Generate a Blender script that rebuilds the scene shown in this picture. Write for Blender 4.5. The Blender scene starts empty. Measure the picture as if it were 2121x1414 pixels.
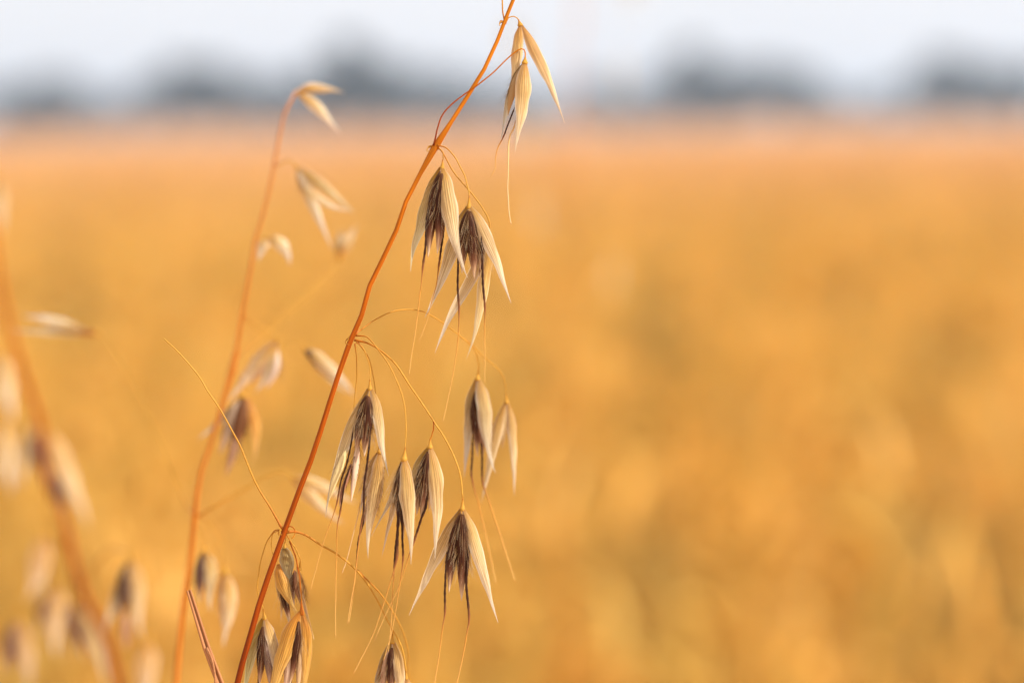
import bpy, math, random
import numpy as np
from mathutils import Vector, Matrix

C = bpy.context.scene.collection
scene = bpy.context.scene
rng = np.random.default_rng(7)
R = math.radians

# ------------------------------------------------------------------ camera
CAM = np.array([0.0, 0.0, 1.35])
PITCH, ROLL, LENS, SENSOR = R(4.53), R(0.55), 100.0, 36.0
PW, PH = 2121.0, 1414.0
fwd = np.array([0, math.cos(PITCH), -math.sin(PITCH)])
up0 = np.array([0, math.sin(PITCH), math.cos(PITCH)])
rt0 = np.array([1.0, 0, 0])
up = up0 * math.cos(ROLL) + rt0 * math.sin(ROLL)
rt = rt0 * math.cos(ROLL) - up0 * math.sin(ROLL)
cd = bpy.data.cameras.new('camera'); cam = bpy.data.objects.new('camera', cd); C.objects.link(cam)
cam.matrix_world = Matrix(((rt[0], up[0], -fwd[0], CAM[0]), (rt[1], up[1], -fwd[1], CAM[1]),
                           (rt[2], up[2], -fwd[2], CAM[2]), (0, 0, 0, 1)))
cd.lens, cd.sensor_width, cd.sensor_fit = LENS, SENSOR, 'HORIZONTAL'
cd.clip_start, cd.clip_end = 0.02, 9000
cd.dof.use_dof = True
cd.dof.focus_distance = 0.5
cd.dof.aperture_fstop = 8.6
cd.dof.aperture_blades = 0
scene.camera = cam
# ------------------------------------------------------------------ light
SUN_EL, SUN_AZ = R(34), R(112)        # azimuth measured from +Y towards +X
w = bpy.data.worlds.new('World'); scene.world = w; w.use_nodes = True
nt = w.node_tree; nt.nodes.clear()
out = nt.nodes.new('ShaderNodeOutputWorld')
sky = nt.nodes.new('ShaderNodeTexSky'); sky.sky_type = 'NISHITA'; sky.sun_disc = False
sky.sun_elevation = SUN_EL; sky.sun_rotation = SUN_AZ
sky.air_density = 1.0; sky.dust_density = 2.0; sky.ozone_density = 1.0
bg = nt.nodes.new('ShaderNodeBackground'); bg.inputs['Strength'].default_value = 0.10
# a thin bright overcast sheet over the clear sky
tc = nt.nodes.new('ShaderNodeTexCoord')
nz = nt.nodes.new('ShaderNodeTexNoise'); nz.inputs['Scale'].default_value = 2.2; nz.inputs['Detail'].default_value = 4
mr = nt.nodes.new('ShaderNodeMapRange'); mr.inputs['From Min'].default_value = 0.3; mr.inputs['From Max'].default_value = 0.7
mr.inputs['To Min'].default_value = 0.68; mr.inputs['To Max'].default_value = 0.86
bg2 = nt.nodes.new('ShaderNodeBackground'); bg2.inputs['Color'].default_value = (0.955, 0.940, 0.982, 1); bg2.inputs['Strength'].default_value = 1.04
mx = nt.nodes.new('ShaderNodeMixShader')
L = nt.links
L.new(sky.outputs[0], bg.inputs['Color']); L.new(tc.outputs['Generated'], nz.inputs['Vector'])
L.new(nz.outputs['Fac'], mr.inputs['Value']); L.new(mr.outputs[0], mx.inputs[0])
L.new(bg.outputs[0], mx.inputs[1]); L.new(bg2.outputs[0], mx.inputs[2]); L.new(mx.outputs[0], out.inputs[0])
sd = bpy.data.lights.new('sun', 'SUN'); so = bpy.data.objects.new('sun', sd); C.objects.link(so)
sd.energy = 5.0; sd.angle = R(1.0); sd.color = (1.0, 0.93, 0.82)
sdir = Vector((math.sin(SUN_AZ) * math.cos(SUN_EL), math.cos(SUN_AZ) * math.cos(SUN_EL), math.sin(SUN_EL)))
so.rotation_euler = sdir.to_track_quat('Z', 'Y').to_euler()
so.location = (0, 0, 20)
scene.view_settings.view_transform = 'Standard'; scene.view_settings.look = 'None'
scene.view_settings.exposure = 0.28; scene.view_settings.gamma = 1.0
scene.cycles.use_denoising = True
scene.cycles.max_bounces = 10; scene.cycles.transmission_bounces = 8; scene.cycles.diffuse_bounces = 5
scene.cycles.volume_bounces = 1
scene.cycles.sample_clamp_indirect = 8

# ------------------------------------------------------------------ helpers
def at(x, y, d):
    """photo pixel -> world point on the plane at distance d in front of the camera"""
    k = d * SENSOR / LENS / PW
    return CAM + fwd * d + rt * ((x - PW / 2) * k) + up * ((PH / 2 - y) * k)

def ats(pts, d):
    pts = np.asarray(pts, float)
    d = np.broadcast_to(np.asarray(d, float), (len(pts),))
    k = d * SENSOR / LENS / PW
    return CAM + np.outer(d, fwd) + np.outer((pts[:, 0] - PW / 2) * k, rt) + np.outer((PH / 2 - pts[:, 1]) * k, up)

def spline(P, n):
    """Catmull-Rom through P (centripetal by chord length), n samples evenly by length"""
    P = np.asarray(P, float)
    if len(P) == 2:
        t = np.linspace(0, 1, n)[:, None]; return P[0] * (1 - t) + P[1] * t
    s = np.concatenate([[0], np.cumsum(np.linalg.norm(np.diff(P, axis=0), axis=1) ** 0.8 + 1e-9)])
    m = np.zeros_like(P)
    m[1:-1] = (P[2:] - P[:-2]) / (s[2:] - s[:-2])[:, None]
    m[0] = (P[1] - P[0]) / (s[1] - s[0]); m[-1] = (P[-1] - P[-2]) / (s[-1] - s[-2])
    q = np.linspace(0, s[-1], max(n * 4, 40))
    i = np.clip(np.searchsorted(s, q, side='right') - 1, 0, len(P) - 2)
    h = (s[i + 1] - s[i])[:, None]; u = ((q - s[i])[:, None]) / h
    Q = (2*u**3-3*u**2+1)*P[i] + (u**3-2*u**2+u)*h*m[i] + (-2*u**3+3*u**2)*P[i+1] + (u**3-u**2)*h*m[i+1]
    a = np.concatenate([[0], np.cumsum(np.linalg.norm(np.diff(Q, axis=0), axis=1))])
    g = np.linspace(0, a[-1], n)
    return np.stack([np.interp(g, a, Q[:, k]) for k in range(3)], 1)

def norm(v): return v / (np.linalg.norm(v, axis=-1, keepdims=True) + 1e-12)

def tangents(P):
    return norm(np.gradient(P, axis=0))

class MB:
    """collects geometry for one mesh object"""
    def __init__(s): s.v, s.f, s.uv, s.mi, s.n = [], [], [], [], 0
    def add(s, v, f, uv, mi=0):
        v = np.asarray(v, float); f = np.asarray(f, int)
        s.v.append(v); s.f.append(f + s.n); s.uv.append(np.asarray(uv, float)); s.mi.append(np.full(len(f), mi)); s.n += len(v)
    def grid(s, G, UV, mi=0, wrap=False):
        n, m = G.shape[:2]
        i, j = np.meshgrid(np.arange(n - 1), np.arange(m if wrap else m - 1), indexing='ij')
        i, j = i.ravel(), j.ravel(); j2 = (j + 1) % m
        f = np.stack([i * m + j, i * m + j2, (i + 1) * m + j2, (i + 1) * m + j], 1)
        s.add(G.reshape(-1, 3), f, UV.reshape(-1, 2), mi)
    def tube(s, P, r, sides=8, v0=0, v1=1, mi=0, vs=None, flat=1.0, cap=True):
        P = np.asarray(P); n = len(P); r = np.broadcast_to(np.asarray(r, float), (n,))
        T = tangents(P); ref = np.array([0.31, -0.9, 0.29])
        A = norm(np.cross(T, ref)); B = np.cross(A, T)
        a = np.linspace(0, 2 * math.pi, sides, endpoint=False)
        G = P[:, None] + r[:, None, None] * (A[:, None] * np.cos(a)[None, :, None] + flat * B[:, None] * np.sin(a)[None, :, None])
        vv = np.linspace(v0, v1, n) if vs is None else vs
        UV = np.stack([np.broadcast_to(np.arange(sides) / sides, (n, sides)), np.broadcast_to(vv[:, None], (n, sides))], 2)
        if cap:
            G = np.concatenate([np.broadcast_to(P[:1, None], (1, sides, 3)), G, np.broadcast_to(P[-1:, None], (1, sides, 3))])
            UV = np.concatenate([UV[:1], UV, UV[-1:]])
        s.grid(G, UV, mi, wrap=True)
    def build(s, name, mats, parent=None, origin=(0, 0, 0), color=None, smooth=True):
        v = np.concatenate(s.v) - np.asarray(origin); f = [x for x in s.f]
        me = bpy.data.meshes.new(name)
        quads = np.concatenate(f); nf = len(quads); k = quads.shape[1]
        me.vertices.add(len(v)); me.vertices.foreach_set('co', v.ravel())
        me.loops.add(nf * k); me.loops.foreach_set('vertex_index', quads.ravel().astype(np.int32))
        me.polygons.add(nf); me.polygons.foreach_set('loop_start', np.arange(0, nf * k, k, dtype=np.int32))
        me.polygons.foreach_set('material_index', np.concatenate(s.mi).astype(np.int32))
        me.polygons.foreach_set('use_smooth', np.full(nf, smooth))
        uv = me.uv_layers.new(name='uv'); U = np.concatenate(s.uv)
        uv.data.foreach_set('uv', U[quads.ravel()].ravel())
        me.update(); me.validate()
        for m in (mats if isinstance(mats, (list, tuple)) else [mats]): me.materials.append(m)
        o = bpy.data.objects.new(name, me); C.objects.link(o)
        if color is not None: o.color = (*color, 1)
        if parent is not None: o.parent = parent
        return o

def tag(o, label=None, cat=None, group=None, kind=None):
    if label: o['label'] = label
    if cat: o['category'] = cat
    if group: o['group'] = group
    if kind: o['kind'] = kind
    return o

def empty(name, loc):
    o = bpy.data.objects.new(name, None); C.objects.link(o); o.location = loc; o.empty_display_size = 0.05
    return o

# ------------------------------------------------------------------ materials
def newmat(name):
    m = bpy.data.materials.new(name); m.use_nodes = True
    n = m.node_tree; n.nodes.clear()
    return m, n, n.links

def nd(n, t, **kw):
    x = n.nodes.new(t)
    for k, v in kw.items():
        if k in x.inputs: x.inputs[k].default_value = v
        else: setattr(x, k, v)
    return x

def ramp(n, stops, interp='LINEAR'):
    r = n.nodes.new('ShaderNodeValToRGB'); r.color_ramp.interpolation = interp
    e = r.color_ramp.elements
    while len(e) < len(stops): e.new(0.5)
    for el, (p, c) in zip(e, stops):
        el.position = p; el.color = (*c, 1) if len(c) == 3 else c
    return r

def mixc(n, a, b, f, mode='MIX'):
    x = n.nodes.new('ShaderNodeMix'); x.data_type = 'RGBA'; x.blend_type = mode
    for sock, val in ((x.inputs[0], f), (x.inputs[6], a), (x.inputs[7], b)):
        if hasattr(val, 'is_output') or isinstance(val, bpy.types.NodeSocket): n.links.new(val, sock)
        elif isinstance(val, (int, float)): sock.default_value = val
        else: sock.default_value = (*val, 1)
    return x.outputs[2]

def mth(n, op, a, b=None, c=None, clamp=False):
    x = n.nodes.new('ShaderNodeMath'); x.operation = op; x.use_clamp = clamp
    for s, val in zip(x.inputs, (a, b, c)):
        if val is None: continue
        if isinstance(val, bpy.types.NodeSocket): n.links.new(val, s)
        else: s.default_value = val
    return x.outputs[0]

def finish(n, color, rough=0.5, trans=0.0, tcol=None, spec=0.3, bump=None, bstr=0.3, bdist=1e-4):
    p = nd(n, 'ShaderNodeBsdfPrincipled', Roughness=rough)
    p.inputs['Specular IOR Level'].default_value = spec
    o = n.nodes.new('ShaderNodeOutputMaterial')
    if isinstance(color, bpy.types.NodeSocket): n.links.new(color, p.inputs['Base Color'])
    else: p.inputs['Base Color'].default_value = (*color, 1)
    bn = None
    if bump is not None:
        b = nd(n, 'ShaderNodeBump', Strength=bstr, Distance=bdist); n.links.new(bump, b.inputs['Height'])
        n.links.new(b.outputs[0], p.inputs['Normal']); bn = b.outputs[0]
    if trans > 0:
        t = n.nodes.new('ShaderNodeBsdfTranslucent'); mxs = nd(n, 'ShaderNodeMixShader'); mxs.inputs[0].default_value = trans
        tc_ = tcol if tcol is not None else color
        if isinstance(tc_, bpy.types.NodeSocket): n.links.new(tc_, t.inputs['Color'])
        else: t.inputs['Color'].default_value = (*tc_, 1)
        n.links.new(p.outputs[0], mxs.inputs[1]); n.links.new(t.outputs[0], mxs.inputs[2]); n.links.new(mxs.outputs[0], o.inputs[0])
    else: n.links.new(p.outputs[0], o.inputs[0])

def mat_glume():
    m, n, l = newmat('glume_husk')
    tc = n.nodes.new('ShaderNodeUVMap'); sp = n.nodes.new('ShaderNodeSeparateXYZ'); l.new(tc.outputs[0], sp.inputs[0])
    u, v = sp.outputs[0], sp.outputs[1]
    oi = n.nodes.new('ShaderNodeObjectInfo')
    # streak noise along the husk
    cb = n.nodes.new('ShaderNodeCombineXYZ'); l.new(mth(n, 'MULTIPLY', u, 13.0), cb.inputs[0]); l.new(mth(n, 'MULTIPLY', v, 2.2), cb.inputs[1])
    l.new(mth(n, 'MULTIPLY', oi.outputs['Random'], 37.0), cb.inputs[2])
    n1 = nd(n, 'ShaderNodeTexNoise', Scale=1.0, Detail=4.0, Roughness=0.6); l.new(cb.outputs[0], n1.inputs['Vector'])
    cb2 = n.nodes.new('ShaderNodeCombineXYZ'); l.new(mth(n, 'MULTIPLY', u, 60.0), cb2.inputs[0]); l.new(mth(n, 'MULTIPLY', v, 26.0), cb2.inputs[1])
    l.new(mth(n, 'MULTIPLY', oi.outputs['Random'], 91.0), cb2.inputs[2])
    n2 = nd(n, 'ShaderNodeTexNoise', Scale=1.0, Detail=3.0); l.new(cb2.outputs[0], n2.inputs['Vector'])
    # seven veins, wobbling a little
    ph = mth(n, 'ADD', mth(n, 'MULTIPLY', u, 9.0), mth(n, 'MULTIPLY', n1.outputs[0], 1.3))
    vein = mth(n, 'POWER', mth(n, 'ABSOLUTE', mth(n, 'SINE', mth(n, 'MULTIPLY', ph, math.pi))), 0.48)
    veinf = mth(n, 'SUBTRACT', 1.0, vein)                                   # 1 on the vein
    fade = ramp(n, [(0.0, (0.45,)*3), (0.1, (1.0,)*3), (0.55, (0.9,)*3), (0.85, (0.25,)*3), (1, (0, 0, 0))]); l.new(v, fade.inputs[0])
    base = ramp(n, [(0.0, (0.46, 0.22, 0.03)), (0.10, (0.62, 0.36, 0.08)), (0.27, (0.74, 0.53, 0.22)), (0.55, (0.88, 0.75, 0.48)), (0.9, (0.91, 0.87, 0.78))])
    l.new(v, base.inputs[0])
    c = mixc(n, base.outputs[0], (0.25, 0.115, 0.03), mth(n, 'MULTIPLY', mth(n, 'MULTIPLY', veinf, fade.outputs[0]), mth(n, 'ADD', mth(n, 'MULTIPLY', mth(n, 'SUBTRACT', n1.outputs[0], 0.38), 4.5), 0.25), clamp=True))
    blot = ramp(n, [(0.47, (0, 0, 0)), (0.64, (1, 1, 1))]); l.new(n1.outputs[0], blot.inputs[0])
    c = mixc(n, c, (0.50, 0.32, 0.14), mth(n, 'MULTIPLY', blot.outputs[0], 0.75))
    sp2 = ramp(n, [(0.64, (0, 0, 0)), (0.74, (1, 1, 1))]); l.new(n2.outputs[0], sp2.inputs[0])
    c = mixc(n, c, (0.20, 0.12, 0.07), mth(n, 'MULTIPLY', sp2.outputs[0], 0.45))
    cb3 = n.nodes.new('ShaderNodeCombineXYZ'); l.new(mth(n, 'MULTIPLY', u, 42.0), cb3.inputs[0]); l.new(mth(n, 'MULTIPLY', v, 3.5), cb3.inputs[1])
    l.new(mth(n, 'MULTIPLY', oi.outputs['Random'], 17.0), cb3.inputs[2])
    n3 = nd(n, 'ShaderNodeTexNoise', Scale=1.0, Detail=5.0, Roughness=0.7); l.new(cb3.outputs[0], n3.inputs['Vector'])
    fib = ramp(n, [(0.34, (0.62, 0.54, 0.44)), (0.52, (1, 1, 1)), (0.7, (1.12, 1.12, 1.12))]); l.new(n3.outputs[0], fib.inputs[0])
    c = mixc(n, c, fib.outputs[0], 0.8, 'MULTIPLY')
    # papery margin
    edge = mth(n, 'POWER', mth(n, 'MULTIPLY', mth(n, 'ABSOLUTE', mth(n, 'SUBTRACT', u, 0.5)), 2.0), 4.0)
    c = mixc(n, c, (0.90, 0.87, 0.80), mth(n, 'MULTIPLY', edge, 0.75))
    c = mixc(n, c, oi.outputs['Color'], 1.0, 'MULTIPLY')
    h = mth(n, 'ADD', mth(n, 'MULTIPLY', veinf, 1.0), mth(n, 'MULTIPLY', n2.outputs[0], 0.25))
    finish(n, c, 0.42, 0.38, spec=0.3, bump=h, bstr=0.8, bdist=9e-5)
    return m

def mat_floret():
    m, n, l = newmat('floret_dark')
    tc = n.nodes.new('ShaderNodeUVMap'); sp = n.nodes.new('ShaderNodeSeparateXYZ'); l.new(tc.outputs[0], sp.inputs[0])
    u, v = sp.outputs[0], sp.outputs[1]
    oi = n.nodes.new('ShaderNodeObjectInfo')
    cb = n.nodes.new('ShaderNodeCombineXYZ'); l.new(mth(n, 'MULTIPLY', u, 40.0), cb.inputs[0]); l.new(mth(n, 'MULTIPLY', v, 3.0), cb.inputs[1])
    l.new(mth(n, 'MULTIPLY', oi.outputs['Random'], 37.0), cb.inputs[2])
    n1 = nd(n, 'ShaderNodeTexNoise', Scale=1.0, Detail=4.0, Roughness=0.65); l.new(cb.outputs[0], n1.inputs['Vector'])
    vv = mth(n, 'ADD', v, mth(n, 'MULTIPLY', mth(n, 'SUBTRACT', n1.outputs[0], 0.5), 0.35))
    base = ramp(n, [(0.0, (0.09, 0.034, 0.012)), (0.15, (0.034, 0.0095, 0.003)), (0.56, (0.042, 0.012, 0.0045)), (0.72, (0.15, 0.06, 0.03)), (0.86, (0.46, 0.29, 0.16)), (1, (0.74, 0.6, 0.42))])
    l.new(vv, base.inputs[0])
    st = ramp(n, [(0.5, (0, 0, 0)), (0.75, (1, 1, 1))]); l.new(n1.outputs[0], st.inputs[0])
    c = mixc(n, base.outputs[0], (0.17, 0.065, 0.025), mth(n, 'MULTIPLY', st.outputs[0], 0.7))
    # pale florets are tinted through the object colour (1,1,1 = dark)
    inv = mth(n, 'SUBTRACT', 1.0, oi.outputs['Alpha'])
    c = mixc(n, c, oi.outputs['Color'], inv)
    finish(n, c, 0.6, 0.0, spec=0.12, bump=n1.outputs[0], bstr=0.5, bdist=6e-5)
    return m

def mat_uvramp(name, stops, rough=0.45, trans=0.0, var=0.25, sc=(6, 60)):
    m, n, l = newmat(name)
    tc = n.nodes.new('ShaderNodeUVMap'); sp = n.nodes.new('ShaderNodeSeparateXYZ'); l.new(tc.outputs[0], sp.inputs[0])
    oi = n.nodes.new('ShaderNodeObjectInfo')
    cb = n.nodes.new('ShaderNodeCombineXYZ'); l.new(mth(n, 'MULTIPLY', sp.outputs[0], sc[0]), cb.inputs[0]); l.new(mth(n, 'MULTIPLY', sp.outputs[1], sc[1]), cb.inputs[1])
    l.new(mth(n, 'MULTIPLY', oi.outputs['Random'], 53.0), cb.inputs[2])
    n1 = nd(n, 'ShaderNodeTexNoise', Scale=1.0, Detail=4.0); l.new(cb.outputs[0], n1.inputs['Vector'])
    r = ramp(n, stops); l.new(sp.outputs[1], r.inputs[0])
    g = mth(n, 'ADD', mth(n, 'MULTIPLY', mth(n, 'SUBTRACT', n1.outputs[0], 0.5), 4 * var), 1.0)
    hs = n.nodes.new('ShaderNodeHueSaturation'); l.new(r.outputs[0], hs.inputs['Color']); l.new(g, hs.inputs['Value'])
    c = mixc(n, hs.outputs[0], oi.outputs['Color'], 1.0, 'MULTIPLY')
    finish(n, c, rough, trans, spec=0.1, bump=n1.outputs[0], bstr=0.6, bdist=8e-5)
    return m

M_GLUME = mat_glume()
M_FLORET = mat_floret()
M_HAIR = mat_uvramp('silky_hair', [(0, (0.24, 0.095, 0.03)), (0.3, (0.62, 0.40, 0.18)), (1, (0.90, 0.77, 0.53))], 0.5, 0.45, 0.0)
M_AWN = mat_uvramp('awn_bristle', [(0, (0.035, 0.014, 0.008)), (0.40, (0.06, 0.024, 0.014)), (0.52, (0.30, 0.12, 0.04)), (0.62, (0.58, 0.27, 0.05)), (1, (0.76, 0.46, 0.14))], 0.4, 0.1, 0.2, (4, 90))
M_PALEAWN = mat_uvramp('pale_awn_bristle', [(0, (0.42, 0.19, 0.06)), (0.3, (0.76, 0.50, 0.20)), (1, (0.82, 0.60, 0.32))], 0.4, 0.2, 0.15, (4, 90))
M_STEM = mat_uvramp('orange_stem', [(0, (0.20, 0.030, 0.0015)), (0.45, (0.35, 0.074, 0.0025)), (1, (0.52, 0.185, 0.009))], 0.6, 0.0, 0.42, (9, 16))
M_STEMB = mat_uvramp('faded_stem', [(0, (0.45, 0.13, 0.012)), (0.6, (0.45, 0.145, 0.02)), (1, (0.46, 0.18, 0.05))], 0.4, 0.0, 0.12, (3, 60))
M_PEDI = mat_uvramp('golden_pedicel', [(0, (0.42, 0.13, 0.015)), (0.25, (0.56, 0.27, 0.035)), (1, (0.60, 0.33, 0.055))], 0.4, 0.15, 0.15, (3, 60))

# ------------------------------------------------------------------ wild oat builder
PX = 0.5 * SENSOR / LENS / PW        # metres per photo pixel in the focal plane
WK = np.array([0, .05, .14, .25, .36, .5, .65, .8, .92, 1.0])
WV = np.array([.18, .42, .78, .96, .98, .82, .54, .27, .10, .012])
FK = np.array([0, .06, .18, .35, .55, .72, .88, 1.0]); FV = np.array([.18, .5, .85, 1.0, .92, .68, .34, .03])

def smoothi(x, K, V):
    y = np.interp(np.linspace(0, 1, 200), K, V)
    k = np.ones(13) / 13; y = np.convolve(np.pad(y, 6, mode='edge'), k, 'valid')
    return np.interp(x, np.linspace(0, 1, 200), y)

def glume_mesh(axis, w, roll, phi=70, rows=44, cols=21, curl=0.0):
    """one boat-shaped husk: a curved shell along axis, its back turned by roll (0 = back to the viewer)"""
    P = spline(axis, rows); T = tangents(P)
    view = norm(CAM - P.mean(0))
    side = norm(np.cross(np.broadcast_to(view, T.shape), T)); nrm = norm(np.cross(T, side))
    nrm = np.where((nrm @ view)[:, None] < 0, -nrm, nrm)
    sx = np.where((side @ rt)[:, None] < 0, -side, side)
    t = np.linspace(0, 1, rows)
    r_ = R(roll) + curl * (t - 0.3)
    N = np.cos(r_)[:, None] * nrm + np.sin(r_)[:, None] * sx
    S = norm(np.cross(T, N))
    width = w * smoothi(t, WK, WV) * (1 + 0.03 * np.sin(t * 23 + w * 1e5))
    ph = R(phi) * (1 - 0.25 * t)
    a = np.linspace(-1, 1, cols)
    A = a[None] * ph[:, None]
    rad = (width / 2)[:, None] / np.sin(ph)[:, None]
    rip = 1 + 0.018 * np.cos(a * math.pi * 4)[None] * np.sin(np.pi * t)[:, None]
    G = P[:, None] + (rad * rip * np.sin(A))[..., None] * S[:, None] + (rad * rip * (np.cos(A) - np.cos(ph)[:, None]))[..., None] * N[:, None]
    # small waves along the thin margins
    sd_ = (P[0, 0] * 7919 + P[-1, 2] * 3571) * 1e3 % 6.28
    for sgn, f1, ps in ((-1, 9.0, sd_), (1, 11.5, sd_ * 2.3)):                # papery margins roll and wave
        m1 = np.clip(a * sgn, 0, 1)[None] ** 3 * width[:, None] * (0.07 * np.sin(t * f1 + ps) + 0.03 * np.sin(t * f1 * 2.7 + ps))[:, None]
        G += m1[..., None] * N[:, None]
        G -= (np.clip(a * sgn, 0, 1)[None] ** 3 * sgn * width[:, None] * (0.02 + 0.025 * np.sin(t * f1 * 1.9 + ps * 1.7))[:, None])[..., None] * S[:, None]
    # tips dry into a twist
    tw = np.clip((t - 0.72) / 0.28, 0, 1) ** 2
    G += (width * 0 + w * 0.16 * tw * math.sin(sd_))[:, None, None] * S[:, None] + (w * 0.2 * tw * math.cos(sd_ * 1.3))[:, None, None] * N[:, None]
    UV = np.stack([np.broadcast_to((a + 1) / 2, (rows, cols)), np.broadcast_to(t[:, None], (rows, cols))], 2)
    mb = MB(); mb.grid(G, UV); return mb

def hairs_into(mb, P, T, rads, n, lmin, lmax, tr=(0.02, 0.62), spread=0.45, rad=1.8e-5, mi=1, view=None):
    if n <= 0: return
    rows = len(P)
    for _ in range(n):
        t = rng.uniform(*tr); k = min(int(t * (rows - 1)), rows - 2)
        T0 = T[k]; A = norm(np.cross(T0, view)); B = norm(np.cross(A, T0))
        if np.dot(B, view) < 0: B = -B
        front = rng.uniform() < 0.33
        ang = rng.uniform(-0.35, math.pi + 0.35) if front else (rng.normal(0.05, 0.4) if rng.uniform() < .5 else math.pi + rng.normal(-0.05, 0.4))
        out = A * math.cos(ang) + B * math.sin(ang)
        root = P[k] + out * rads[k] * 0.9
        ln = rng.uniform(lmin, lmax); sp = spread * rng.uniform(0.3, 1.2) * (0.8 if front else 1.35)
        d0 = norm(T0 + out * sp + rng.normal(0, 0.05, 3)); d1 = norm(T0 + out * sp * rng.uniform(0.4, 1.0) + rng.normal(0, 0.05, 3))
        Q = np.array([root, root + d0 * ln * 0.35, root + d0 * ln * 0.35 + norm(d0 + d1) * ln * 0.33, root + d0 * ln * 0.35 + norm(d0 + d1) * ln * 0.33 + d1 * ln * 0.32])
        mb.tube(Q, np.array([1, .9, .65, .15]) * rad * (1 if front else 1.6), 3, mi=mi, cap=False)

def floret_mesh(axis, w, hairs=90, hl=(20, 48), scale=1.0):
    P = spline(axis, 26); T = tangents(P); t = np.linspace(0, 1, 26)
    rads = w / 2 * smoothi(t, FK, FV)
    mb = MB(); mb.tube(P, rads, 14, flat=0.8)
    view = norm(CAM - P.mean(0))
    px = PX * scale
    hairs_into(mb, P, T, rads, hairs, hl[0] * px, hl[1] * px, view=view)
    return mb

def awn_mesh(pts3, knee, r0, r1):
    n = 60
    P = spline(pts3, n); r1 = r1 * 1.12
    a = np.concatenate([[0], np.cumsum(np.linalg.norm(np.diff(P, axis=0), axis=1))]); a /= a[-1]
    kd = np.linalg.norm(P - pts3[knee], axis=1); tk = a[kd.argmin()] if knee > 0 else 0.0
    tk = max(tk, 1e-3)
    vs = np.where(a < tk, a / tk * 0.5, 0.5 + (a - tk) / (1 - tk + 1e-6) * 0.5)
    rr = np.where(a < tk, r0, r1 + (r0 - r1) * np.exp(-(a - tk) * 40)) * np.where(a > tk, 1 - 0.45 * (a - tk) / (1 - tk + 1e-6), 1)
    P = P + rng.normal(0, 0.22 * PX, (n, 3)).cumsum(0) * np.minimum(1, a * 6)[:, None] * 0.5
    rr = rr * np.interp(a, [0, .07], [.25, 1])
    rr = rr * (1 + np.where(a < tk, 0.16, 0.03) * np.sin(np.arange(n) * 2.1))      # twisted column
    mb = MB(); mb.tube(P, rr, 6, vs=vs); return mb

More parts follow.
